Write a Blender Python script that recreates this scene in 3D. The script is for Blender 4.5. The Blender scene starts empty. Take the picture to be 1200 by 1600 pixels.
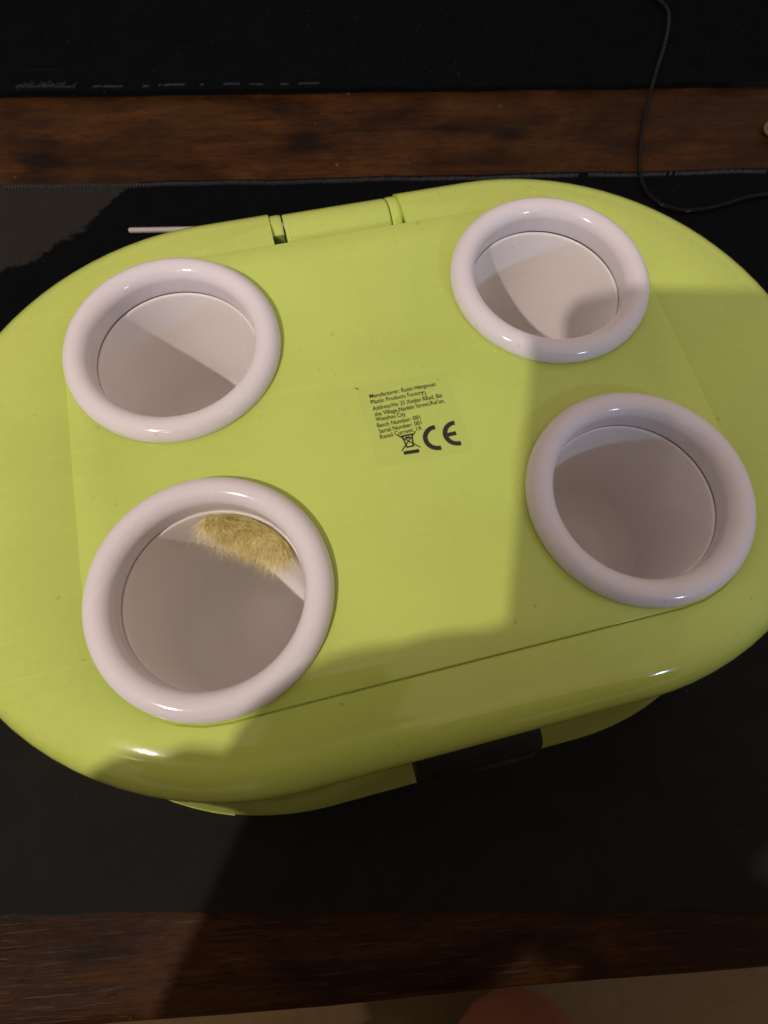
import bpy, bmesh, math, random
from mathutils import noise as mnoise
from mathutils import Vector, Matrix, Euler
random.seed(7)
U = 0.034                      # metres per modelling unit (outer radius of one white ring)
SC = bpy.context.scene
COL = SC.collection

# ------------------------------------------------------------------ camera
cd = bpy.data.cameras.new('camera'); cam = bpy.data.objects.new('camera', cd); COL.objects.link(cam)
cam.location = Vector((-0.880557, -2.457044, 4.759454)) * U
cam.rotation_euler = (0.342283, -0.0293561, -0.2407976)
cd.sensor_fit = 'HORIZONTAL'; cd.sensor_width = 7.3; cd.lens = 7.3 * 921.105 / 1200.0
cd.clip_start = 0.005; cd.clip_end = 50
cd.dof.use_dof = True; cd.dof.aperture_fstop = 5.0; cd.dof.focus_distance = 5.15 * U
SC.camera = cam
SC.cycles.max_bounces = 16; SC.cycles.diffuse_bounces = 12
CAMM = Matrix.Translation(cam.location) @ cam.rotation_euler.to_matrix().to_4x4()
CX, CY, CZ = [Vector(CAMM.col[i][:3]) for i in range(3)]
CP = Vector(cam.location) / U

# ------------------------------------------------------------------ room light, lamps, exposure
w = bpy.data.worlds.new('World'); SC.world = w; w.use_nodes = True
bg = w.node_tree.nodes['Background']
bg.inputs[1].default_value = 0.58
_t = w.node_tree; _c = _t.nodes.new('ShaderNodeTexCoord'); _s = _t.nodes.new('ShaderNodeSeparateXYZ'); _r = _t.nodes.new('ShaderNodeValToRGB')
_t.links.new(_c.outputs['Generated'], _s.inputs[0]); _m = _t.nodes.new('ShaderNodeMapRange'); _m.inputs[1].default_value = -1.0
_t.links.new(_s.outputs[2], _m.inputs[0]); _t.links.new(_m.outputs[0], _r.inputs[0]); _t.links.new(_r.outputs[0], bg.inputs[0])
_r.color_ramp.elements[0].position = 0.35; _r.color_ramp.elements[0].color = (0.26, 0.18, 0.13, 1)
_r.color_ramp.elements[1].position = 0.92; _r.color_ramp.elements[1].color = (1.0, 0.78, 0.68, 1)
def lamp(name, pos, watts, radius, colour):
    l = bpy.data.lights.new(name, 'POINT'); o = bpy.data.objects.new(name, l); COL.objects.link(o)
    o.location = Vector(pos) * U
    l.energy = watts; l.shadow_soft_size = radius; l.color = colour
    return o
lamp('ceiling_bulb', (-17, -11.5, 25.3), 28.0, 0.011, (1.0, 0.86, 0.80))
lamp('ceiling_bulb', (-20, -29, 33), 3.6, 0.014, (1.0, 0.84, 0.76))
la = bpy.data.lights.new('cool_window_light', 'AREA'); lo = bpy.data.objects.new('cool_window_light', la); COL.objects.link(lo)
la.shape = 'RECTANGLE'; la.size = 0.14; la.size_y = 0.08; la.energy = 4.2; la.color = (0.42, 0.62, 1.0)
_d = Vector((math.cos(math.radians(-60)) * math.cos(math.radians(27)), math.sin(math.radians(-60)) * math.cos(math.radians(27)), math.sin(math.radians(27))))
lo.location = _d * 1.6; lo.rotation_euler = _d.to_track_quat('Z', 'Y').to_euler()
SC.view_settings.view_transform = 'Standard'; SC.view_settings.look = 'None'
SC.view_settings.exposure = 0.0; SC.view_settings.gamma = 1.0

# ------------------------------------------------------------------ helpers
def tag(o, label=None, cat=None, group=None, kind=None):
    for k, v in (('label', label), ('category', cat), ('group', group), ('kind', kind)):
        if v: o[k] = v
    return o
def empty(name, loc=(0, 0, 0), rz=0.0):
    o = bpy.data.objects.new(name, None); COL.objects.link(o); o.empty_display_size = 0.02
    o.location = Vector(loc) * U; o.rotation_euler.z = rz
    return o
def build(name, bm, mat, parent=None, smooth=True, sharp=35, loc=None, scale=True):
    if scale: bmesh.ops.scale(bm, vec=(U, U, U), verts=bm.verts)
    me = bpy.data.meshes.new(name); bm.to_mesh(me); bm.free()
    mats = mat if isinstance(mat, (list, tuple)) else [mat]
    for m in mats: me.materials.append(m)
    if smooth:
        me.polygons.foreach_set('use_smooth', [True] * len(me.polygons))
        if sharp: me.set_sharp_from_angle(angle=math.radians(sharp))
    o = bpy.data.objects.new(name, me); COL.objects.link(o)
    if parent: o.parent = parent
    if loc is not None: o.location = Vector(loc) * U
    return o
def apply_mods(o):
    dg = bpy.context.evaluated_depsgraph_get(); dg.update()
    me = bpy.data.meshes.new_from_object(o.evaluated_get(dg))
    o.modifiers.clear(); old = o.data; o.data = me; me.name = o.name
    bpy.data.meshes.remove(old)
def bevel(o, width, seg=2, angle=40):
    m = o.modifiers.new('b', 'BEVEL'); m.width = width * U; m.segments = seg; m.limit_method = 'ANGLE'; m.angle_limit = math.radians(angle)
    apply_mods(o)
    o.data.polygons.foreach_set('use_smooth', [True] * len(o.data.polygons)); o.data.set_sharp_from_angle(angle=math.radians(50))
def loops(bm, rings, closed=True, caps=(False, False)):
    """skin a list of point loops into quads"""
    vs = [[bm.verts.new(p) for p in r] for r in rings]
    n = len(vs[0])
    for a, b in zip(vs[:-1], vs[1:]):
        for i in range(n if closed else n - 1):
            j = (i + 1) % n
            bm.faces.new((a[i], a[j], b[j], b[i]))
    if caps[0]: bm.faces.new(list(reversed(vs[0])))
    if caps[1]: bm.faces.new(vs[-1])
    return vs
def lathe(bm, prof, n=96, c=(0, 0, 0), close=False):
    rings = []
    for r, z in prof:
        rings.append([(c[0] + r * math.cos(2 * math.pi * i / n), c[1] + r * math.sin(2 * math.pi * i / n), c[2] + z) for i in range(n)])
    vs = loops(bm, rings)
    if close: bm.faces.new(vs[-1])
def box(bm, x0, x1, y0, y1, z0, z1):
    v = [bm.verts.new(p) for p in ((x0, y0, z0), (x1, y0, z0), (x1, y1, z0), (x0, y1, z0), (x0, y0, z1), (x1, y0, z1), (x1, y1, z1), (x0, y1, z1))]
    for f in ((3, 2, 1, 0), (4, 5, 6, 7), (0, 1, 5, 4), (1, 2, 6, 5), (2, 3, 7, 6), (3, 0, 4, 7)): bm.faces.new([v[i] for i in f])
def catmull(pts, sub=8):
    P = [Vector(p) for p in pts]; out = []
    for i in range(len(P) - 1):
        p0, p1, p2, p3 = P[max(i - 1, 0)], P[i], P[i + 1], P[min(i + 2, len(P) - 1)]
        for k in range(sub):
            t = k / sub
            out.append(0.5 * ((2 * p1) + (p2 - p0) * t + (2 * p0 - 5 * p1 + 4 * p2 - p3) * t * t + (3 * p1 - p0 - 3 * p2 + p3) * t ** 3))
    out.append(P[-1]); return out
def tube(bm, pts, r, n=10, cap=True):
    rings = []; up = Vector((0, 0, 1))
    for i, p in enumerate(pts):
        d = (pts[min(i + 1, len(pts) - 1)] - pts[max(i - 1, 0)]).normalized()
        a = d.cross(up); a = a.normalized() if a.length > 1e-4 else Vector((1, 0, 0)); b = d.cross(a).normalized()
        rr = r[i] if isinstance(r, list) else r
        rings.append([p + (a * math.cos(2 * math.pi * k / n) + b * math.sin(2 * math.pi * k / n)) * rr for k in range(n)])
    loops(bm, rings, caps=(cap, cap))

# ------------------------------------------------------------------ materials
class NT:
    def __init__(s, name, rough=0.5, spec=0.5):
        s.m = bpy.data.materials.new(name); s.m.use_nodes = True; s.t = s.m.node_tree
        s.b = s.t.nodes['Principled BSDF']; s.b.inputs['Roughness'].default_value = rough
        s.b.inputs['Specular IOR Level'].default_value = spec
        s.co = s.t.nodes.new('ShaderNodeTexCoord').outputs['Object']
    def n(s, kind, **kw):
        nd = s.t.nodes.new(kind)
        for k, v in kw.items(): setattr(nd, k, v)
        return nd
    def link(s, a, b): s.t.links.new(a, b)
    def mapping(s, scale, loc=(0, 0, 0), src=None):
        mp = s.n('ShaderNodeMapping'); mp.inputs['Scale'].default_value = scale; mp.inputs['Location'].default_value = loc
        s.link(src or s.co, mp.inputs['Vector']); return mp.outputs[0]
    def noise(s, vec, scale, detail=4, rough=0.55, dist=0.0):
        nd = s.n('ShaderNodeTexNoise'); s.link(vec, nd.inputs['Vector'])
        nd.inputs['Scale'].default_value = scale; nd.inputs['Detail'].default_value = detail
        nd.inputs['Roughness'].default_value = rough; nd.inputs['Distortion'].default_value = dist
        return nd.outputs['Fac']
    def ramp(s, fac, stops):
        r = s.n('ShaderNodeValToRGB'); s.link(fac, r.inputs[0]); e = r.color_ramp.elements
        while len(e) < len(stops): e.new(0.5)
        for el, (p, c) in zip(e, stops):
            el.position = p; el.color = (c, c, c, 1) if isinstance(c, (int, float)) else (*c, 1)
        return r.outputs[0]
    def mix(s, fac, a, b, mode='MIX'):
        m = s.n('ShaderNodeMix', data_type='RGBA', blend_type=mode)
        for v, i in ((fac, 0), (a, 6), (b, 7)):
            if isinstance(v, (int, float)): m.inputs[i].default_value = v if i == 0 else (v, v, v, 1)
            elif isinstance(v, tuple): m.inputs[i].default_value = (*v, 1)
            else: s.link(v, m.inputs[i])
        return m.outputs[2]
    def math(s, op, a, b=None, clamp=False):
        m = s.n('ShaderNodeMath', operation=op, use_clamp=clamp)
        for v, i in ((a, 0), (b, 1)):
            if v is None: continue
            if isinstance(v, (int, float)): m.inputs[i].default_value = v
            else: s.link(v, m.inputs[i])
        return m.outputs[0]
    def color(s, c):
        if isinstance(c, tuple): s.b.inputs['Base Color'].default_value = (*c, 1)
        else: s.link(c, s.b.inputs['Base Color'])
    def bump(s, h, strength, dist):
        b = s.n('ShaderNodeBump'); b.inputs['Strength'].default_value = strength; b.inputs['Distance'].default_value = dist
        s.link(h, b.inputs['Height']); s.link(b.outputs[0], s.b.inputs['Normal'])
    def xyz(s):
        x = s.n('ShaderNodeSeparateXYZ'); s.link(s.co, x.inputs[0]); return x.outputs

def plastic(name, col, rough, bump=0.06, var=0.06, grain=900, specks=True):
    t = NT(name, rough)
    n1 = t.noise(t.co, 22, 5); n2 = t.noise(t.co, grain, 2)
    c = t.mix(t.ramp(n1, [(0.3, 0.0), (0.7, 1.0)]), tuple(v * (1 - var) for v in col), tuple(min(1, v * (1 + var)) for v in col))
    mot = t.noise(t.co, 420, 3, 0.6)
    c = t.mix(t.ramp(mot, [(0.35, 0.0), (0.65, 1.0)]), c, t.mix(0.5, c, tuple(min(1, v * (1 + var * 0.9)) for v in col)))
    if specks:
        sp = t.ramp(t.noise(t.co, 330, 2, 0.4), [(0.735, 0.0), (0.775, 1.0)])
        c = t.mix(t.math('MULTIPLY', sp, 0.30), c, tuple(v * 0.35 for v in col))
    scr = None
    for ang, sd in ((0.5, 0), (2.0, 5), (1.2, 9)):
        mp = t.n('ShaderNodeMapping'); mp.inputs['Rotation'].default_value = (0, 0, ang); mp.inputs['Scale'].default_value = (14, 700, 14); mp.inputs['Location'].default_value = (sd, sd, 0)
        t.link(t.co, mp.inputs['Vector'])
        r1 = t.ramp(t.noise(mp.outputs[0], 1.0, 1, 0.4, 0.15), [(0.715, 0.0), (0.745, 1.0)])
        scr = r1 if scr is None else t.math('MAXIMUM', scr, r1)
    c = t.mix(t.math('MULTIPLY', scr, 0.10), c, tuple(min(1, v * 1.25 + 0.05) for v in col))
    t.color(c)
    t.bump(t.math('SUBTRACT', t.math('ADD', t.math('MULTIPLY', n1, 2.0), t.math('MULTIPLY', n2, 0.35)), t.math('MULTIPLY', scr, 0.25)), bump, 0.0006)
    sm = t.ramp(t.noise(t.mapping((1, 2.2, 1)), 35, 6, 0.65), [(0.35, rough * 0.85), (0.7, rough * 1.3)])
    t.link(sm, t.b.inputs['Roughness'])
    return t.m
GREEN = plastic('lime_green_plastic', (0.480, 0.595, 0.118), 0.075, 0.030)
GREEN_SHADED = plastic('shaded_green_body_plastic', (0.36, 0.43, 0.085), 0.42, 0.10)  # the rim's lime green darkened: shade below the overhang painted into the colour
WHITE = plastic('white_ring_plastic', (0.685, 0.660, 0.680), 0.11, 0.05, 0.02)
WHITE_IN = plastic('white_cup_plastic', (0.78, 0.755, 0.73), 0.34, 0.08, 0.02)
BLACKP = plastic('black_plastic', (0.010, 0.0095, 0.010), 0.45, 0.12, 0.1, 500, False)
INK = plastic('black_ink', (0.018, 0.013, 0.010), 0.55, 0.0, 0.05, 500, False)
CORD = plastic('black_cord_rubber', (0.003, 0.003, 0.003), 0.13, 0.03, 0.1, 500, False)
CORD.node_tree.nodes['Principled BSDF'].inputs['Specular IOR Level'].default_value = 0.09
BLACKP.node_tree.nodes['Principled BSDF'].inputs['Specular IOR Level'].default_value = 0.15
STICKM = plastic('white_stick_plastic', (0.40, 0.385, 0.36), 0.45, 0.05, 0.05, 500, False)
BRASS = NT('aged_brass', 0.42); BRASS.b.inputs['Metallic'].default_value = 1.0; BRASS.color((0.22, 0.165, 0.08)); BRASS = BRASS.m
STITCH = plastic('grey_thread', (0.020, 0.021, 0.025), 0.8, 0.2, 0.3, 900, False)

def film():
    t = NT('clear_sticker_film', 0.22)
    tr = t.n('ShaderNodeBsdfTransparent'); tr.inputs[0].default_value = (0.995, 0.995, 0.985, 1)
    t.color((0.60, 0.66, 0.34))
    t.bump(t.noise(t.co, 260, 3), 0.10, 0.0004)
    mx = t.n('ShaderNodeMixShader'); mx.inputs[0].default_value = 0.06
    t.link(tr.outputs[0], mx.inputs[1]); t.link(t.b.outputs[0], mx.inputs[2])
    t.link(mx.outputs[0], t.t.nodes['Material Output'].inputs[0]); return t.m
FILM = film()

def leather(name, pale):
    t = NT(name, 0.7, 0.0)
    x, y, z = t.xyz()
    n1 = t.noise(t.co, 60, 6, 0.7); n2 = t.noise(t.co, 700, 3)
    c = t.mix(n1, (0.0030, 0.0034, 0.0042), (0.0062, 0.0066, 0.0076))
    if pale:
        # grey patch with a ragged edge at the far left; near half greyer too
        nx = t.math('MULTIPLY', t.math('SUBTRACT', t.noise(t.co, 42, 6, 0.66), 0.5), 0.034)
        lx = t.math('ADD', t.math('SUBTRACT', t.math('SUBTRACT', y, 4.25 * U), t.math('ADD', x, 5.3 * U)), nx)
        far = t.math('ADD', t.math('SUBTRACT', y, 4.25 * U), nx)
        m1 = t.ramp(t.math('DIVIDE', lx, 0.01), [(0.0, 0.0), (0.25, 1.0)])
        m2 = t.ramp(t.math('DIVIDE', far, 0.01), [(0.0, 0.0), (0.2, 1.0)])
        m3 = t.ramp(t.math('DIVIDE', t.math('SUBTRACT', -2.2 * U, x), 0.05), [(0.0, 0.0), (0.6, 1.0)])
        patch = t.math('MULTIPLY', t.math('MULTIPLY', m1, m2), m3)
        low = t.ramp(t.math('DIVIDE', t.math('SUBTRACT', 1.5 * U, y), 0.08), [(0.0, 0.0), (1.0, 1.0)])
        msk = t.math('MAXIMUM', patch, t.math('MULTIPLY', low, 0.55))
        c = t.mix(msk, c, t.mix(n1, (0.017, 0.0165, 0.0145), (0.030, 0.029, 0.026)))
        # fine creases
    wv = t.ramp(t.noise(t.mapping((3, 160, 1)), 1.0, 3), [(0.70, 0.0), (0.74, 1.0)])
    c = t.mix(t.math('MULTIPLY', wv, 0.25), c, (0.03, 0.03, 0.032))
    dust = t.ramp(t.noise(t.co, 520, 1), [(0.76, 0.0), (0.79, 1.0)])
    c = t.mix(t.math('MULTIPLY', dust, 0.5), c, (0.05, 0.048, 0.044))
    t.color(c); t.bump(t.math('ADD', n2, t.math('MULTIPLY', n1, 2.0)), 0.35, 0.0004)
    return t.m
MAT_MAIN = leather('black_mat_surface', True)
MAT_BACK = leather('black_back_mat_surface', False)

def wood(name, knots=(), seed=0.0, pale=False, tone=1.0):
    t = NT(name, 0.40, 0.07)
    x, y, z = t.xyz()
    base = t.mapping((1.0, 7.0, 3.0), (seed, seed * 1.7, 0))
    warp = t.noise(base, 16, 5, 0.6, 0.6)
    grain = t.noise(t.mapping((14, 380, 40), (seed, 0, 0)), 1.0, 7, 0.75, 0.3)
    fine = t.noise(t.mapping((110, 1500, 60), (seed, 0, 0)), 1.0, 4, 0.7)
    v = t.math('ADD', t.math('MULTIPLY', warp, 0.40), t.math('ADD', t.math('MULTIPLY', grain, 0.32), t.math('MULTIPLY', fine, 0.28)))
    c = t.ramp(v, [(0.30, (0.008, 0.0026, 0.0010)), (0.46, (0.034, 0.0118, 0.0030)), (0.58, (0.064, 0.0245, 0.0058)), (0.75, (0.100, 0.043, 0.012))])
    blot = t.ramp(t.noise(t.mapping((1.0, 2.2, 1.0), (seed, 4, 0)), 13, 4, 0.6, 0.8), [(0.36, 0.42 * tone), (0.50, 0.85 * tone), (0.66, 1.45 * tone)])
    c = t.mix(1.0, c, blot, 'MULTIPLY')
    c = t.mix(t.ramp(t.noise(t.mapping((1.0, 1.8, 1.0), (seed, 9, 0)), 17, 4, 0.6), [(0.50, 0.0), (0.72, 0.45)]), c, (0.090 * tone, 0.040 * tone, 0.009 * tone))
    pores = t.ramp(t.noise(t.mapping((160, 800, 60)), 1.0, 2), [(0.57, 0.0), (0.66, 1.0)])
    c = t.mix(t.math('MULTIPLY', pores, 0.6), c, (0.010, 0.004, 0.002))
    for kx, ky, rx, ry in knots:
        dx = t.math('DIVIDE', t.math('SUBTRACT', x, kx * U), rx * U); dy = t.math('DIVIDE', t.math('SUBTRACT', y, ky * U), ry * U)
        d = t.math('SQRT', t.math('ADD', t.math('MULTIPLY', dx, dx), t.math('MULTIPLY', dy, dy)))
        d = t.math('ADD', d, t.math('MULTIPLY', t.math('SUBTRACT', warp, 0.5), 1.6))
        c = t.mix(t.ramp(d, [(0.25, 0.93), (1.0, 0.0)]), c, (0.007, 0.003, 0.0018))
    if pale:  # beige scratches along the grain
        s = t.ramp(t.noise(t.mapping((28, 1050, 10)), 1.0, 6, 0.8), [(0.57, 0.0), (0.63, 1.0)])
        reg = t.ramp(t.math('DIVIDE', t.math('SUBTRACT', -3.0 * U, x), 0.05), [(0.0, 0.0), (0.9, 1.0)])
        c = t.mix(t.math('MULTIPLY', t.math('MULTIPLY', s, reg), 0.70), c, (0.15, 0.105, 0.06))
        s2 = t.ramp(t.noise(t.mapping((40, 900, 10), (3, 1, 0)), 1.0, 4, 0.7), [(0.58, 0.0), (0.70, 1.0)])
        c = t.mix(t.math('MULTIPLY', s2, 0.25), c, (0.16, 0.11, 0.07))
    side = t.ramp(t.math('ADD', t.math('MULTIPLY', t.math('DIVIDE', x, 14 * U), 0.5), t.math('MULTIPLY', warp, 0.6)), [(0.30, 0.0), (0.75, 1.0)])  # shade towards the right end, painted into the wood colour
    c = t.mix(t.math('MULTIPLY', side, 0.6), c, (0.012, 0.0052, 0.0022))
    chips = t.ramp(t.noise(t.co, 240, 1), [(0.80, 0.0), (0.83, 1.0)])
    c = t.mix(t.math('MULTIPLY', chips, 0.7), c, (0.22, 0.15, 0.08))
    t.color(c)
    t.bump(t.math('ADD', grain, t.math('MULTIPLY', fine, 0.7)), 0.5, 0.0006)
    t.link(t.ramp(warp, [(0.3, 0.36), (0.7, 0.58)]), t.b.inputs['Roughness'])
    return t.m

# ------------------------------------------------------------------ setting: carpet
ZT = -2.6                      # top of the main mat, where the box stands
bm = bmesh.new()
bmesh.ops.create_grid(bm, x_segments=60, y_segments=60, size=150)
for v in bm.verts: v.co.z = random.uniform(-0.06, 0.06)
t = NT('tan_carpet_pile', 0.95, 0.1)
n1 = t.noise(t.co, 90, 6, 0.7); n2 = t.noise(t.co, 700, 3)
t.color(t.mix(t.math('MULTIPLY', t.math('ADD', n1, n2), 0.5), (0.098, 0.063, 0.027), (0.180, 0.120, 0.058)))
t.bump(t.math('ADD', n1, n2), 0.8, 0.003)
tag(build('carpet', bm, t.m, loc=(0, 0, -17.6)), kind='structure')

# ------------------------------------------------------------------ wooden table with planks
TA = math.radians(-10.2)
ZW = -2.67                     # wood surface
table = tag(empty('wooden_table', (0, 0, -17.6), TA), 'dark brown stained wooden table under the black mats and green box', 'table')
def plank(y0, y1, mat, x0=-24.0, x1=26.0, drop=0.0):
    b = bmesh.new()
    n = 50
    prof = [(y0, ZW - 1.1), (y0, ZW - 0.22), (y0 + 0.02, ZW - 0.12), (y0 + 0.07, ZW - 0.04), (y0 + 0.16, ZW - 0.005), (y0 + 0.3, ZW),
            (y1 - 0.12, ZW), (y1 - 0.05, ZW - 0.01), (y1 - 0.012, ZW - 0.05), (y1 - 0.012, ZW - 1.1)]
    rings = []
    for i in range(n + 1):
        x = x0 + (x1 - x0) * i / n
        rings.append([(x, yy + (math.sin(x * 1.3) * 0.012 if k < 5 else 0), zz + 17.6 - drop) for k, (yy, zz) in enumerate(prof)])
    loops(b, rings, caps=(True, True))
    return build('plank', b, mat, table, sharp=50)
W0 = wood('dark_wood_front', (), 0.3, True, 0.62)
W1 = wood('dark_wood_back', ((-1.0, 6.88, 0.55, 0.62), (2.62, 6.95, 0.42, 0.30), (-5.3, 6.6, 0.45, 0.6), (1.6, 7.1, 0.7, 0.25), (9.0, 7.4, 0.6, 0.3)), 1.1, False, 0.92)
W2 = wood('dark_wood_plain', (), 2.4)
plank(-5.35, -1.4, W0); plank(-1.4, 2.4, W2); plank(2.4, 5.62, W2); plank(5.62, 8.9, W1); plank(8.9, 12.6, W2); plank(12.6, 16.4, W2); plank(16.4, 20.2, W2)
for sx in (-21.5, 23.5):
    for sy in (-3.2, 18.0):
        b = bmesh.new(); box(b, sx - 1.2, sx + 1.2, sy - 1.2, sy + 1.2, 0.0, 13.82); o = build('leg', b, W2, table, smooth=False); bevel(o, 0.12)
for (x0, x1, y0, y1) in ((-20.2, 22.2, -4.2, -3.6), (-20.2, 22.2, 18.5, 19.1)):
    b = bmesh.new(); box(b, x0, x1, y0, y1, 11.0, 13.8); build('apron', b, W2, table, smooth=False)

# ------------------------------------------------------------------ black mats lying on the table
def mat_quad(name, corners, mat, label, th=0.065):
    """corners in table coordinates, counter-clockwise from near left; slightly wavy edges"""
    root = tag(empty(name, (0, 0, ZW), TA), label, 'mat')
    b = bmesh.new()
    c = [Vector((*p, 0)) for p in corners]; N = 60; M = 24
    top = []
    for j in range(M + 1):
        row = []
        for i in range(N + 1):
            s, t_ = i / N, j / M
            p = (c[0] * (1 - s) + c[1] * s) * (1 - t_) + (c[3] * (1 - s) + c[2] * s) * t_
            wob = math.sin(p.x * 2.1 + 1) * 0.012 + math.sin(p.x * 5.3) * 0.006
            row.append(b.verts.new((p.x, p.y + wob, th + 0.004 * math.sin(p.x * 0.9) * math.cos(p.y * 1.1))))
        top.append(row)
    for j in range(M):
        for i in range(N): b.faces.new((top[j][i], top[j][i + 1], top[j + 1][i + 1], top[j + 1][i]))
    ring = [top[0][i] for i in range(N)] + [top[j][N] for j in range(M)] + [top[M][N - i] for i in range(N)] + [top[M - j][0] for j in range(M)]
    low = [b.verts.new((v.co.x, v.co.y, 0.002)) for v in ring]
    for i in range(len(ring)):
        j = (i + 1) % len(ring); b.faces.new((ring[j], ring[i], low[i], low[j]))
    build('mat_sheet', b, mat, root, sharp=40)
    return root
def stitched(root, p0, p1, z, seed, gap=None, pitch=0.052, r=0.021, across=0.030, along=0.020):
    """a row of thread stitches along a mat edge: too many to pick apart, one strip"""
    rnd = random.Random(seed); b = bmesh.new(); d = Vector((*p1, 0)) - Vector((*p0, 0)); L = d.length; d.normalize(); q = Vector((-d.y, d.x, 0))
    k = 0.0
    while k < L:
        x = (Vector((*p0, 0)) + d * k).x
        if gap is None or gap(x, rnd):
            wob = math.sin(x * 2.1 + 1) * 0.012 + math.sin(x * 5.3) * 0.006
            c_ = Vector((*p0, 0)) + d * k + q * (wob + rnd.uniform(-0.004, 0.004))
            a = c_ - q * across - d * along; e = c_ + q * across + d * along
            pts = [Vector((a.x, a.y, z - 0.012)), Vector((c_.x, c_.y, z + r * rnd.uniform(0.5, 1.0))), Vector((e.x, e.y, z - 0.012))]
            tube(b, pts, r * rnd.uniform(0.8, 1.1), n=5)
        k += pitch
    return tag(build('edge_stitching', b, STITCH, root, sharp=None), kind='stuff')
mm = mat_quad('desk_mat', ((-17, -3.37), (19, -5.83 + 0.02), (19, 5.95), (-17, 5.95)), MAT_MAIN, 'large black desk mat with grey patch directly beneath the green box')
stitched(mm, (-9, 5.87), (9.5, 5.87), 0.070, 3, lambda x, r: r.random() < (1.0 if x < 3 else 0.9))
mb = mat_quad('back_mat', ((-17, 8.03), (19, 8.0), (19, 17.5), (-17, 17.5)), MAT_BACK, 'plain black mat along the top edge, behind the strip of bare wood', 0.10)
stitched(mb, (-9, 8.13), (6, 8.13), 0.103, 5, lambda x, r: (-5.9 < x < -4.95) or (-4.6 < x < -0.3 and math.sin(x * 5.3) + 0.8 * math.sin(x * 13.1) + r.uniform(-.5, .5) > 0.15), 0.045, 0.013, 0.006, 0.034)
# loose thread ends on the frayed bit of the back mat edge
b = bmesh.new()
for i in range(40):
    x = random.uniform(-5.9, -4.9); p = Vector((x, 8.1, 0.09)); tube(b, [p, p + Vector((random.uniform(-.05, .05), random.uniform(-0.02, 0.06), 0.05)), p + Vector((random.uniform(-.08, .08), random.uniform(-0.05, 0.09), 0.08))], [0.008, 0.006, 0.003], n=4)
tag(build('frayed_threads', b, STITCH, mb, sharp=None), kind='stuff')

# ------------------------------------------------------------------ the green box
BOX = tag(empty('toy_box', (0, 0, ZT)), 'lime green oval plastic toy box with four white rimmed round openings in its lid', 'toy box')
Z0 = -ZT                        # box-local height of the lid plane
HX = 1.45
def stadium(r, z, n=44, hx=HX, zoff=None):
    pts = []
    for i in range(n + 1):
        a = -math.pi / 2 + math.pi * i / n; pts.append((hx + r * math.cos(a), r * math.sin(a), z))
    for i in range(1, 16): pts.append((hx - 2 * hx * i / 16, r, z))
    for i in range(n + 1):
        a = math.pi / 2 + math.pi * i / n; pts.append((-hx + r * math.cos(a), r * math.sin(a), z))
    for i in range(1, 16): pts.append((-hx + 2 * hx * i / 16, -r, z))
    return pts
# body: walls that flare towards the bottom
bm = bmesh.new()
prof = [(2.50, 2.30), (2.66, 2.26), (2.70, 2.1), (2.76, 1.9), (2.90, 1.35), (3.06, 0.75), (3.19, 0.20), (3.22, 0.09), (3.225, 0.03), (3.19, 0.004), (3.0, 0.004)]
loops(bm, [stadium(r, z) for r, z in prof])
bmesh.ops.reverse_faces(bm, faces=bm.faces)
fc = [v for v in bm.verts if abs(v.co.z - 0.004) < 1e-5]
build('body', bm, GREEN_SHADED, BOX, sharp=60)
for sx, sy in ((-1, -1), (1, -1), (-1, 1), (1, 1)):
    b = bmesh.new()
    a0 = math.radians(-158 if sx < 0 else -60) if sy < 0 else math.radians(120 if sx < 0 else 20); a1 = a0 + math.radians(49)
    rings = []
    for k in range(13):
        a = a0 + (a1 - a0) * k / 12
        rings.append([(sx * HX + r * math.cos(a), r * math.sin(a), z) for r, z in ((3.20, 0.002), (3.236, 0.002), (3.240, 0.03), (3.234, 0.08), (3.19, 0.11))])
    loops(b, rings, caps=(True, True)); build('foot', b, GREEN_SHADED, BOX, sharp=40)

# cap: rounded oval rim around the lid opening
LX, LY = 2.88, 2.215            # half size of the lid panel
bm = bmesh.new()
zt = Z0 - 0.012
prof = [(2.62, zt - 0.70), (2.76, zt - 0.70), (2.80, zt - 0.69), (2.825, zt - 0.655), (2.835, zt - 0.5), (2.845, zt - 0.40)]
for k in range(1, 13):
    a = math.radians(90 * k / 12); prof.append((2.515 + 0.33 * math.cos(a), zt - 0.35 + 0.335 * math.sin(a)))
prof.append((2.47, zt - 0.0125))
vs = loops(bm, [stadium(r, z) for r, z in prof])
# flat top between the rim and the rectangular lid opening (corners of the opening pass outside the flat; clip them under the rings)
def rrect(hx, hy, r, z, n=8):
    out = []
    for cx, cy, a0 in ((hx - r, hy - r, 0), (-hx + r, hy - r, 90), (-hx + r, -hy + r, 180), (hx - r, -hy + r, 270)):
        for i in range(n + 1):
            a = math.radians(a0 + 90 * i / n); out.append((cx + r * math.cos(a), cy + r * math.sin(a), z))
    return out
G = 0.016
hole = [bm.verts.new((p[0] * (LX + 0.009) / LX, p[1] - (G if p[1] < 0 else -0.004), zt)) for p in rrect(LX, LY, 1.02, zt)]
for v in vs[-1]: v.co.z = zt
he = [bm.edges.new((hole[i], hole[(i + 1) % len(hole)])) for i in range(len(hole))]
oe = [bm.edges.get((vs[-1][i], vs[-1][(i + 1) % len(vs[-1])])) for i in range(len(vs[-1]))]
bmesh.ops.triangle_fill(bm, use_beauty=True, use_dissolve=False, edges=he + oe)
low = [bm.verts.new((v.co.x * 0.985, v.co.y * 0.985, zt - 0.035)) for v in hole]
for i in range(len(hole)):
    j = (i + 1) % len(hole); bm.faces.new((hole[i], hole[j], low[j], low[i]))
bmesh.ops.recalc_face_normals(bm, faces=bm.faces)
cap = build('rim', bm, GREEN, BOX, sharp=50)
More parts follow.
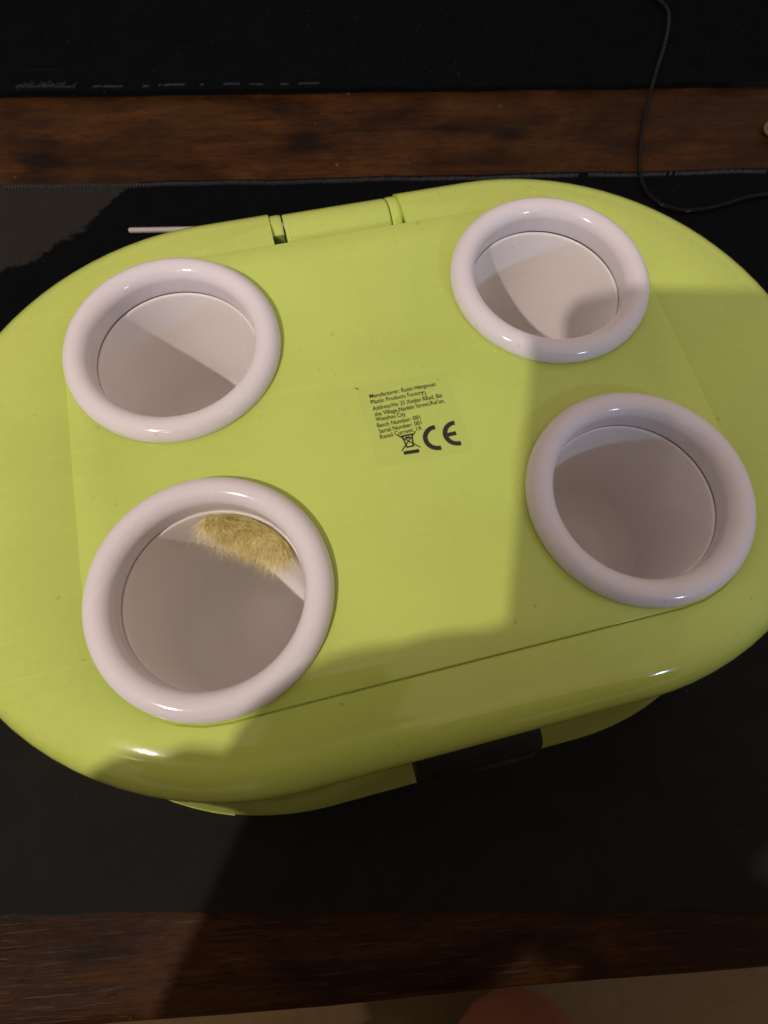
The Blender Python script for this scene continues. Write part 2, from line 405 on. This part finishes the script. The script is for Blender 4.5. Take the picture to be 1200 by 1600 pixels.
# notch for the hinge at the back of the rim
cut = bmesh.new(); box(cut, -0.735, 0.655, LY - 0.06, 3.4, Z0 - 0.62, Z0 + 0.3)
co = build('cutter', cut, GREEN, smooth=False)
sm = cap.modifiers.new('s', 'SOLIDIFY'); sm.thickness = 0.07 * U; sm.offset = -1
md = cap.modifiers.new('n', 'BOOLEAN'); md.object = co; md.operation = 'DIFFERENCE'; md.solver = 'EXACT'
co.location = (0, 0, BOX.location.z)
bpy.context.view_layer.update()
apply_mods(cap); bpy.data.objects.remove(co)
cap.data.polygons.foreach_set('use_smooth', [True] * len(cap.data.polygons)); cap.data.set_sharp_from_angle(angle=math.radians(38))

# lid panel with four round holes
RX, RY = 1.8695, 1.19995
bm = bmesh.new()
zl, zb = Z0, Z0 - 0.040
def lid_face(z):
    o_ = [bm.verts.new(p) for p in rrect(LX, LY, 1.02, z)]
    e = [bm.edges.new((o_[i], o_[(i + 1) % len(o_)])) for i in range(len(o_))]
    hs = []
    for sx in (-1, 1):
        for sy in (-1, 1):
            h = [bm.verts.new((sx * RX + 0.83 * math.cos(2 * math.pi * i / 64), sy * RY + 0.83 * math.sin(2 * math.pi * i / 64), z)) for i in range(64)]
            e += [bm.edges.new((h[i], h[(i + 1) % 64])) for i in range(64)]; hs.append(h)
    bmesh.ops.triangle_fill(bm, use_beauty=True, use_dissolve=False, edges=e)
    return [o_] + hs
ta, tb = lid_face(zl), lid_face(zb)
for A, B in zip(ta, tb):
    for i in range(len(A)):
        j = (i + 1) % len(A); bm.faces.new((A[i], A[j], B[j], B[i]))
bmesh.ops.recalc_face_normals(bm, faces=bm.faces)
lid = build('lid', bm, GREEN, BOX, smooth=False)
bevel(lid, 0.010, 2, 60)

# hinge: long rounded knuckle with a short knuckle on each side
def knuckle(x0, x1, prof, name):
    b = bmesh.new(); n = 24; rings = []
    e = 0.03
    for x, s in ((x0, 0.94), (x0 + e * 0.3, 0.98), (x0 + e, 1.0), (x1 - e, 1.0), (x1 - e * 0.3, 0.98), (x1, 0.94)):
        cy = sum(p[0] for p in prof) / len(prof); cz = sum(p[1] for p in prof) / len(prof)
        rings.append([(x, cy + (y - cy) * s, Z0 + cz + (z - cz) * s) for y, z in prof])
    loops(b, rings, caps=(True, True)); bmesh.ops.recalc_face_normals(b, faces=b.faces)
    return build(name, b, GREEN, BOX, sharp=35)
def arc(cy, cz, r, a0, a1, n=14): return [(cy + r * math.cos(math.radians(a0 + (a1 - a0) * i / n)), cz + r * math.sin(math.radians(a0 + (a1 - a0) * i / n))) for i in range(n + 1)]
bar = [(2.225, -0.19), (2.25, -0.175), (2.29, -0.135)] + arc(2.500, -0.370, 0.326, 122, -20, 20) + [(2.80, -0.6), (2.225, -0.6)]
knuckle(-0.592, 0.530, list(reversed(bar)), 'hinge_bar')
lug = [(2.405, -0.16)] + arc(2.508, -0.368, 0.324, 112, -20, 20) + [(2.80, -0.62), (2.405, -0.62)]
knuckle(-0.735, -0.610, list(reversed(lug)), 'hinge_knuckle')
lug2 = [(2.262, -0.22)] + arc(2.508, -0.368, 0.324, 138, -20, 18) + [(2.80, -0.62), (2.262, -0.62)]
knuckle(0.543, 0.655, list(reversed(lug2)), 'hinge_knuckle')

# latch at the front
bm = bmesh.new()
prof = [(-2.70, -0.40), (-2.84, -0.425), (-2.93, -0.45), (-3.00, -0.50), (-3.03, -0.57), (-3.04, -0.72), (-3.045, -0.84), (-3.10, -0.86), (-3.115, -0.90), (-3.10, -0.98), (-2.98, -1.02), (-2.75, -1.02)]
rings = []
for x, s in ((-0.555, 0.93), (-0.545, 0.975), (-0.52, 1.0), (0.475, 1.0), (0.51, 0.975), (0.522, 0.93)):
    rings.append([(x, -2.7 + (y + 2.7) * s, Z0 + z) for k, (y, z) in enumerate(prof)])
loops(bm, rings, caps=(True, True)); bmesh.ops.recalc_face_normals(bm, faces=bm.faces)
build('latch', bm, BLACKP, BOX, sharp=35)

# white rings and the cups below them
def ring_profile():
    pr = [(0.985, -0.012), (0.992, 0.0), (0.997, 0.012)]
    r, R, zc = 0.120, 0.880, 0.024
    for k in range(0, 33):
        a = math.radians(-6 + 186 * k / 32); pr.append((R + r * math.cos(a), zc + r * math.sin(a)))
    pr += [(0.762, -0.02), (0.765, -0.10), (0.768, -0.135), (0.772, -0.15), (0.81, -0.155)]
    return pr
def cup_profile():
    pr = [(0.79, -0.24), (0.79, -0.185), (0.783, -0.173), (0.771, -0.167), (0.762, -0.170), (0.756, -0.180), (0.753, -0.20)]
    for k in range(1, 9): pr.append((0.753 - 0.045 * k / 8, -0.20 - 1.40 * k / 8))
    for k in range(1, 15):
        a = math.radians(90 * k / 14); pr.append((0.708 - 0.42 + 0.42 * math.cos(a), -1.6 - 0.42 * math.sin(a)))
    pr.append((0.02, -2.025))
    return pr
proto = None
for sx, sy in ((-1, 1), (-1, -1), (1, 1), (1, -1)):
    c = (sx * RX, sy * RY, Z0)
    if proto is None:
        b = bmesh.new(); lathe(b, ring_profile(), 128); bmesh.ops.recalc_face_normals(b, faces=b.faces); bmesh.ops.reverse_faces(b, faces=b.faces)
        r_ = build('ring', b, WHITE, BOX, sharp=55, loc=c)
        b = bmesh.new(); lathe(b, cup_profile(), 96, close=True)
        c_ = build('cup', b, WHITE_IN, BOX, sharp=60, loc=c); proto = (r_, c_)
    else:
        for p in proto:
            q = p.copy(); COL.objects.link(q); q.parent = BOX; q.location = Vector(c) * U; q.rotation_euler.z = random.uniform(0, 6)

# sticker with the maker's print
st = bmesh.new()
corners = [(-0.307, 0.409), (-0.292, -0.430), (0.578, -0.465), (0.560, 0.385)]
v = [st.verts.new((x, y, Z0 + 0.0035)) for x, y in corners]; st.faces.new(list(reversed(v)))
sticker = build('sticker', st, FILM, BOX, smooth=False)
def text_mesh(txt):
    cu = bpy.data.curves.new('t', 'FONT'); cu.body = txt; cu.size = 1.0; cu.offset = 0.002; cu.resolution_u = 3
    o = bpy.data.objects.new('t', cu); COL.objects.link(o)
    dg = bpy.context.evaluated_depsgraph_get(); dg.update()
    me = bpy.data.meshes.new_from_object(o.evaluated_get(dg))
    b = bmesh.new(); b.from_mesh(me); bpy.data.objects.remove(o); bpy.data.curves.remove(cu); bpy.data.meshes.remove(me)
    return b
lines = [('Manufacturer: Ruian Hengxuan', (-0.201, 0.262), (0.427, 0.257)), ('Plastic Products Factory', (-0.205, 0.200), (0.297, 0.197)),
         ('Address:No 25 Xinjian Road, Bai', (-0.203, 0.131), (0.452, 0.128)), ('sha Village,Nanbin Street,Rui\u2019an,', (-0.200, 0.070), (0.461, 0.069)),
         ('Wenzhou City', (-0.201, 0.015), (0.074, 0.014)), ('Batch Number: 001', (-0.205, -0.047), (0.197, -0.048)),
         ('Serial Number: 001', (-0.202, -0.107), (0.195, -0.103)), ('Rated Current: 1A', (-0.204, -0.164), (0.184, -0.155))]
for txt, p0, p1 in lines:
    b = text_mesh(txt)
    xs = [v.co.x for v in b.verts]; x0, x1 = min(xs), max(xs); L = math.hypot(p1[0] - p0[0], p1[1] - p0[1]); ang = math.atan2(p1[1] - p0[1], p1[0] - p0[0])
    for v in b.verts:
        x = (v.co.x - x0) / (x1 - x0) * L; y = v.co.y * 0.062
        v.co = (p0[0] + x * math.cos(ang) - y * math.sin(ang), p0[1] + x * math.sin(ang) + y * math.cos(ang), Z0 + 0.006)
    build('printed_line', b, INK, sticker, smooth=False)
def strip(b, pts, wd, z=Z0 + 0.006):
    L = []; Rr = []
    for i, p in enumerate(pts):
        p = Vector((*p, 0)); d = (Vector((*pts[min(i + 1, len(pts) - 1)], 0)) - Vector((*pts[max(i - 1, 0)], 0))).normalized(); q = Vector((-d.y, d.x, 0)) * wd / 2
        L.append(b.verts.new((p.x + q.x, p.y + q.y, z))); Rr.append(b.verts.new((p.x - q.x, p.y - q.y, z)))
    for i in range(len(pts) - 1): b.faces.new((Rr[i], Rr[i + 1], L[i + 1], L[i]))
b = bmesh.new()                 # conformity letters C E
for cx, cy in ((0.292, -0.262), (0.478, -0.258)):
    R_ = 0.105
    strip(b, [(cx + R_ * math.cos(math.radians(a)), cy + R_ * math.sin(math.radians(a))) for a in range(84, 277, 8)], 0.042)
    if cx > 0.4: strip(b, [(cx - R_ + 0.012, cy), (cx - 0.005, cy)], 0.038, Z0 + 0.0066)
build('conformity_mark', b, INK, sticker, smooth=False)
b = bmesh.new()                 # crossed-out wheeled bin over a bar
bx, by = 0.035, -0.235; zz = Z0 + 0.006
def ln(x0, y0, x1, y1, w_, k=0): strip(b, [(bx + x0, by + y0), (bx + x1, by + y1)], w_, zz + 0.0003 * k)
ln(-0.055, 0.055, 0.055, 0.055, 0.016); ln(-0.045, 0.05, -0.028, -0.065, 0.012, 1); ln(0.045, 0.05, 0.028, -0.065, 0.012, 1); ln(-0.035, -0.06, 0.035, -0.06, 0.014, 2)
ln(-0.085, 0.075, 0.085, -0.085, 0.009, 3); ln(-0.085, -0.085, 0.085, 0.075, 0.009, 4); ln(-0.02, 0.03, 0.02, 0.03, 0.02, 5)
strip(b, [(-0.036 , -0.345), (0.102, -0.352)], 0.034, zz)
build('bin_mark', b, INK, sticker, smooth=False)
# small stray scratch mark in the sticker corner
b = bmesh.new(); strip(b, [(-0.315, 0.392), (-0.297, 0.393), (-0.285, 0.375)], 0.007)
build('stray_ink_mark', b, INK, sticker, smooth=False)
b = bmesh.new(); strip(b, [(0.27, 0.215), (0.306, 0.219), (0.310, 0.19), (0.300, 0.125)], 0.0065, Z0 + 0.0072)
build('stray_ink_mark', b, INK, sticker, smooth=False)

# ------------------------------------------------------------------ yellow fluffy toy inside the front left opening
fx, fy, fz = -RX + 0.36, -RY + 0.57, -0.27
FL = tag(empty('fluffy_toy', (fx, fy, fz)), 'yellow fluffy toy tuft peeking out inside the front left opening of the green box', 'toy')
t = NT('yellow_fluff', 0.85, 0.15); t.color(t.mix(t.ramp(t.noise(t.co, 190, 5), [(0.32, 0.0), (0.66, 1.0)]), (0.58, 0.48, 0.13), (0.93, 0.86, 0.46))); YEL = t.m
A0_, A1_ = 25, 86
def wallp(a, r, z): return Vector((-RX + r * math.cos(math.radians(a)), -RY + r * math.sin(math.radians(a)), z)) - Vector((fx, fy, fz))
b = bmesh.new()
rings = []
for k in range(17):
    a = A0_ + (A1_ - A0_) * k / 16; h = math.sin(math.pi * k / 16) ** 0.5
    rings.append([wallp(a, r, z) for r, z in ((0.742, -0.19), (0.715, -0.20), (0.70 + 0.02 * (1 - h), -0.26 - 0.10 * h), (0.715, -0.30 - 0.22 * h), (0.742, -0.31 - 0.24 * h))])
loops(b, rings, caps=(True, True)); build('core', b, YEL, FL, sharp=None)
b = bmesh.new(); rnd = random.Random(11)
for i in range(30000):
    t_ = rnd.random(); a = A0_ - 2 + (A1_ - A0_ + 4) * t_
    h = math.sin(math.pi * min(max(t_, 0.0), 1.0)) ** 0.4
    r0 = rnd.uniform(0.69, 0.74); z0 = -0.17 - rnd.random() ** 1.6 * 0.34 * h * (0.75 + 0.25 * math.sin(a * 0.33 + 1.0))
    rad = Vector((math.cos(math.radians(a)), math.sin(math.radians(a)), 0)); tan = Vector((-rad.y, rad.x, 0))
    cp = Vector((a * 0.13, z0 * 9, 0.0))
    cl = mnoise.noise(cp) * 1.3 + mnoise.noise(cp * 2.7 + Vector((7, 0, 0))) * 0.8
    lv = mnoise.noise(Vector((a * 0.09, 3.1, z0 * 3)))
    L = (0.07 + rnd.expovariate(9.0) * 0.9) * (1.0 + 0.9 * lv) * (0.55 + 0.5 * h)
    L = min(L, 0.40)
    d0 = (-rad * rnd.uniform(0.1, 1.2) + tan * (cl * 0.7 + rnd.gauss(0, 0.38)) + Vector((0, 0, -0.30 + 0.5 * mnoise.noise(cp * 1.7) + rnd.gauss(0, 0.35)))).normalized()
    d1 = (d0 + Vector((0, 0, -0.60)) + tan * rnd.gauss(0, 0.4) + rad * 0.1).normalized()
    p = wallp(a, r0, z0); m = p + d0 * L * 0.5; e = m + d1 * L * 0.55
    s_ = d0.cross(Vector((rnd.uniform(-1, 1), rnd.uniform(-1, 1), rnd.uniform(-1, 1)))).normalized() * 0.0015
    q_ = [b.verts.new(x) for x in (p + s_, p - s_, m - s_ * 0.8, m + s_ * 0.8, e)]
    b.faces.new((q_[0], q_[1], q_[2], q_[3])); b.faces.new((q_[3], q_[2], q_[4]))
for v in b.verts:                # stays inside the cup wall
    g = Vector((v.co.x + fx + RX, v.co.y + fy + RY)); rr = g.length
    if rr > 0.742: g *= 0.742 / rr; v.co.x = g.x - fx - RX; v.co.y = g.y - fy - RY
tag(build('fluff', b, YEL, FL, smooth=False), kind='stuff')

# ------------------------------------------------------------------ white stick lying behind the box
def tw(x, y, z): return Vector((x * math.cos(TA) - y * math.sin(TA), x * math.sin(TA) + y * math.cos(TA), z))
b = bmesh.new()
tube(b, [tw(-3.74, 4.885, ZT + 0.045), tw(-3.72, 4.885, ZT + 0.045), tw(-1.4, 4.86, ZT + 0.045), tw(-0.9, 4.855, ZT + 0.045)], [0.030, 0.038, 0.038, 0.036], n=14)
tag(build('white_stick', b, STICKM, sharp=50), 'thin white plastic stick lying on the black mat behind the green box', 'stick')

# ------------------------------------------------------------------ black cord on the right
zc = ZT + 0.06
cordpts = [tw(5.4, 10.9, ZW + 0.16), tw(5.75, 10.4, ZW + 0.17), tw(6.0, 9.95, ZW + 0.17), tw(5.94, 9.5, ZW + 0.17), tw(5.70, 8.84, ZW + 0.165), tw(5.37, 8.1, ZW + 0.16), tw(5.02, 7.19, ZW + 0.07), tw(4.78, 6.43, ZW + 0.08),
           tw(4.62, 5.84, zc), tw(4.64, 5.42, zc), tw(4.83, 5.12, zc), tw(5.15, 4.98, zc), tw(5.54, 5.0, zc), tw(5.9, 5.09, zc), tw(6.4, 5.24, zc), tw(7.1, 5.3, zc), tw(8.5, 5.25, zc), tw(10.5, 5.4, zc)]
CD = tag(empty('power_cord', tw(5.0, 7.0, ZW)), 'thin black cord curling over the mats and wood to the right of the box', 'cord')
off = tw(5.0, 7.0, ZW)
b = bmesh.new(); tube(b, [p - off for p in catmull(cordpts, 8)], 0.036, n=10)
build('cable', b, CORD, CD, sharp=None)
# ------------------------------------------------------------------ small brass fastener at the right end of the wood strip
BF = tag(empty('brass_ring', tw(7.55, 6.86, ZW)), 'small brass ring lying on the wood strip at the right edge', 'ring')
b = bmesh.new(); n = 32
pts = [Vector((0.40 * math.cos(2 * math.pi * i / n), 0.27 * math.sin(2 * math.pi * i / n), 0.06 + 0.02 * math.sin(4 * math.pi * i / n))) for i in range(n)]
rings = []
for i in range(n):
    d = (pts[(i + 1) % n] - pts[i - 1]).normalized(); a = d.cross(Vector((0, 0, 1))); e = d.cross(a)
    rings.append([pts[i] + (a * math.cos(2 * math.pi * k / 8) + e * math.sin(2 * math.pi * k / 8)) * 0.045 for k in range(8)])
rings.append(rings[0]); loops(b, rings); bmesh.ops.remove_doubles(b, verts=b.verts, dist=1e-5)
build('hoop', b, BRASS, BF, sharp=None)

# ------------------------------------------------------------------ phone held above the box (its shadow falls over the box)
def cs(u, v, d): return CP + CX * u + CY * v + CZ * d       # a point on the phone, measured from its lens
TB = tag(empty('phone', cs(-0.26, -1.4, 0.2)), 'black phone held up in both hands above the green box', 'phone')
toff = cs(-0.26, -1.4, 0.2)
b = bmesh.new()
def rr2(x0, x1, y0, y1, r, n=6):
    out = []
    for cx, cy, a0 in ((x1 - r, y1 - r, 0), (x0 + r, y1 - r, 90), (x0 + r, y0 + r, 180), (x1 - r, y0 + r, 270)):
        for i in range(n + 1): a = math.radians(a0 + 90 * i / n); out.append((cx + r * math.cos(a), cy + r * math.sin(a)))
    return out
TU0, TU1, TV0, TV1 = -1.40, 0.78, -4.0, 0.78
rings = []
for ins, d in ((0.10, 0.10), (0.03, 0.125), (0.0, 0.19), (0.0, 0.26), (0.03, 0.325), (0.08, 0.34)):
    rings.append([cs(x, y, d) - toff for x, y in rr2(TU0 + ins, TU1 - ins, TV0 + ins, TV1 - ins, 0.24)])
loops(b, rings, caps=(True, True)); bmesh.ops.recalc_face_normals(b, faces=b.faces)
build('shell', b, BLACKP, TB, sharp=40)
t = NT('dark_glass_screen', 0.08); t.color((0.01, 0.01, 0.012)); SCREEN = t.m
b = bmesh.new(); loops(b, [[cs(x, y, d) - toff for x, y in rr2(TU0 + 0.2, TU1 - 0.2, TV0 + 0.3, TV1 - 0.3, 0.1)] for d in (0.342, 0.350)], caps=(True, True)); build('screen', b, SCREEN, TB, sharp=40)
b = bmesh.new()
rings = []
for r, d in ((0.22, 0.11), (0.22, 0.06), (0.20, 0.045), (0.13, 0.045), (0.12, 0.09)):
    rings.append([cs(r * math.cos(2 * math.pi * i / 32), r * math.sin(2 * math.pi * i / 32), d) - toff for i in range(32)])
loops(b, rings, caps=(False, True)); build('lens', b, SCREEN, TB, sharp=40)

# ------------------------------------------------------------------ kneeling person holding the phone; only a bare knee shows
t = NT('skin', 0.55, 0.4); n1 = t.noise(t.co, 70, 5)
t.color(t.mix(n1, (0.34, 0.125, 0.075), (0.45, 0.18, 0.11))); t.b.inputs['Subsurface Weight'].default_value = 0.08
t.b.inputs['Subsurface Radius'].default_value = (0.01, 0.004, 0.002); t.bump(t.noise(t.co, 600, 3), 0.15, 0.0006); SKIN = t.m
def cloth(name, c0, c1):
    t = NT(name, 0.9, 0.15); t.color(t.mix(t.noise(t.co, 300, 4), c0, c1)); t.bump(t.noise(t.co, 25, 5), 0.6, 0.01); return t.m
SHIRT = cloth('dark_grey_cotton', (0.035, 0.034, 0.036), (0.055, 0.053, 0.055)); SHORTS = cloth('dark_brown_cotton', (0.022, 0.014, 0.010), (0.036, 0.024, 0.017))
HAIR = cloth('brown_hair', (0.02, 0.011, 0.006), (0.05, 0.028, 0.015))
PE = tag(empty('person', (0, -20, -17.5)), 'person kneeling at the table edge, bare knee showing at the bottom edge', 'person')
poff = Vector((0, -20, -17.5))
def skinned(name, chains, mat, sub=2, keep=None):
    """chains: lists of (point, radius); a chain starting with an int index joins that vertex"""
    me = bpy.data.meshes.new(name); V = []; E = []; Rr = []; roots = []
    for ch in chains:
        start = None; seq = ch
        if isinstance(ch[0], int): start = ch[0]; seq = ch[1:]
        else: roots.append(len(V))
        prev = start
        for p, r in seq:
            V.append((Vector(p) - poff) * U); Rr.append((r[0] * U, r[1] * U) if isinstance(r, tuple) else r * U); i = len(V) - 1
            if prev is not None: E.append((prev, i))
            prev = i
    me.from_pydata(V, E, []); o = bpy.data.objects.new(name, me); COL.objects.link(o)
    m = o.modifiers.new('skin', 'SKIN'); m.use_smooth_shade = True
    sv = me.skin_vertices[0].data if me.skin_vertices else None
    if sv is None:
        b = bmesh.new(); b.from_mesh(me); b.verts.layers.skin.verify(); b.to_mesh(me); b.free(); sv = me.skin_vertices[0].data
    for i, r in enumerate(Rr): sv[i].radius = r if isinstance(r, tuple) else (r, r); sv[i].use_root = i in roots
    s = o.modifiers.new('sub', 'SUBSURF'); s.levels = sub; s.render_levels = sub
    bpy.context.view_layer.update(); apply_mods(o)
    o.data.materials.append(mat); o.data.polygons.foreach_set('use_smooth', [True] * len(o.data.polygons))
    o.parent = PE; return o
core = [((-1.0, -14.2, -4.6), 3.4), ((-1.0, -13.6, -1.0), 3.0), ((-1.0, -12.6, 3.0), 3.3), ((-1.0, -11.9, 7.0), 3.0), ((-1.0, -11.2, 9.8), 1.5), ((-1.0, -10.6, 11.2), 1.35), ((-1.0, -9.8, 13.0), 2.1), ((-1.0, -9.3, 14.5), 2.3), ((-1.0, -9.0, 16.0), 1.6)]
wl, wr = cs(-3.6, -4.9, 0.45), cs(0.7, -5.4, 0.6)
palmL, palmR = cs(-2.95, -3.0, 0.32), cs(-1.15, -4.7, 0.45)
armL = [3, ((-5.0, -11.9, 8.0), 1.8), ((-6.6, -11.6, 5.0), 1.5), ((-8.2, -11.0, 1.6), 1.3), ((-6.5, -8.4, 2.3), 1.2), (wl, 0.92), (palmL, (1.12, 0.85))]
armR = [3, ((3.0, -11.9, 8.0), 1.8), ((4.7, -11.6, 5.0), 1.5), ((5.6, -10.8, 1.4), 1.3), ((3.4, -8.9, 1.9), 1.25), (wr, 0.92), (palmR, (1.1, 0.9))]
legR = [0, ((1.4, -13.6, -8.0), 2.6), ((1.5, -12.4, -12.2), 2.3), ((0.75, -11.2, -15.4), 1.9), ((1.4, -13.4, -16.3), 1.25), ((1.5, -18, -16.2), 1.45), ((1.6, -23, -16.9), 0.85), ((1.4, -25.5, -16.0), 0.75)]
legL = [0, ((-3.8, -13.6, -8.0), 2.6), ((-4.8, -13.0, -12.2), 2.3), ((-5.6, -12.4, -15.4), 1.9), ((-5.4, -14.6, -16.3), 1.25), ((-5.0, -19, -16.2), 1.45), ((-4.6, -24, -16.9), 0.85), ((-4.4, -26.5, -16.0), 0.75)]
chains = [core, armL, armR, legR, legL]
def finger(palm, edge, v0, side, L, r):
    # each finger leaves the palm, bends round the edge of the phone and rests on its back
    return [(palm, r * 1.3), (cs(edge - side * 0.75, v0 - 0.15, 0.40), r * 1.2), (cs(edge - side * 0.32, v0, -0.10), r * 1.1), (cs(edge + side * L * 0.45, v0 + 0.06, -0.18), r), (cs(edge + side * L * 0.8, v0 + 0.1, -0.15), r * 0.85)]
for k, L in enumerate((0.75, 0.95, 1.0, 0.8)):
    chains.append(finger(palmL, TU0, -1.87 - 0.55 * k, 1, L, 0.27))
    u_ = -1.5 + 0.56 * k
    chains.append([(palmR, 0.36), (cs(u_, -4.2, -0.12), 0.32), (cs(u_ + 0.1, -3.75, -0.2), 0.29), (cs(u_ + 0.25, -3.75 + L * 0.8, -0.16), 0.24)])
chains.append([(palmL, 0.5), (cs(-2.75, -2.12, 0.45), 0.42), (cs(-1.85, -2.05, 0.55), 0.36), (cs(-0.95, -1.7, 0.62), 0.27)])
chains.append([(cs(-3.1, -4.3, 0.5), 0.9), (cs(-2.3, -4.3, 0.5), 0.95), (cs(-1.9, -3.9, 0.5), 0.6)])  # extra lump on the left hand, added to close a gap in its shadow
chains.append([(cs(-3.85, -3.5, 0.4), 0.7), (cs(-3.75, -2.8, 0.4), 0.62), (cs(-3.25, -2.55, 0.4), 0.52)])  # another added lump, widens the hand's shadow to the left
chains.append([(cs(-3.4, -3.2, 0.4), 0.66), (cs(-3.5, -2.85, 0.4), 0.58), (cs(-3.1, -2.3, 0.4), 0.45)])     # lump added to round out the hand's shadow
chains.append([(palmR, 0.5), (cs(-0.1, -3.9, 0.6), 0.40), (cs(0.15, -3.3, 0.62), 0.34), (cs(0.2, -2.7, 0.6), 0.26)])
chains.append([((-1.0, -7.2, 14.2), 0.5), ((-1.0, -6.9, 13.6), 0.42)])      # nose
skinned('body', chains, SKIN)
skinned('shirt', [[(p, r * 1.16 + 0.15) for p, r in core[:4]] + [((-1.0, -11.5, 9.0), 1.9)], [3] + [(p, r * 1.22 + 0.15) for p, r in armL[1:6]], [3] + [(p, r * 1.25 + 0.2) for p, r in armR[1:6]]], SHIRT)
skinned('shorts', [[((-1.0, -14.1, -3.6), 3.9), ((-1.0, -14.2, -5.2), 4.0)], [1] + [(p, r * 1.18 + 0.1) for p, r in legR[1:2]] + [((1.5, -12.6, -11.8), 2.95)], [1] + [(p, r * 1.18 + 0.1) for p, r in legL[1:2]] + [((-4.7, -13.1, -11.8), 2.95)]], SHORTS)
skinned('hair', [[((-1.0, -10.9, 12.8), 2.1), ((-1.0, -10.8, 14.7), 2.6), ((-1.0, -9.9, 16.4), 2.1), ((-1.0, -8.4, 16.9), 1.1)]], HAIR)
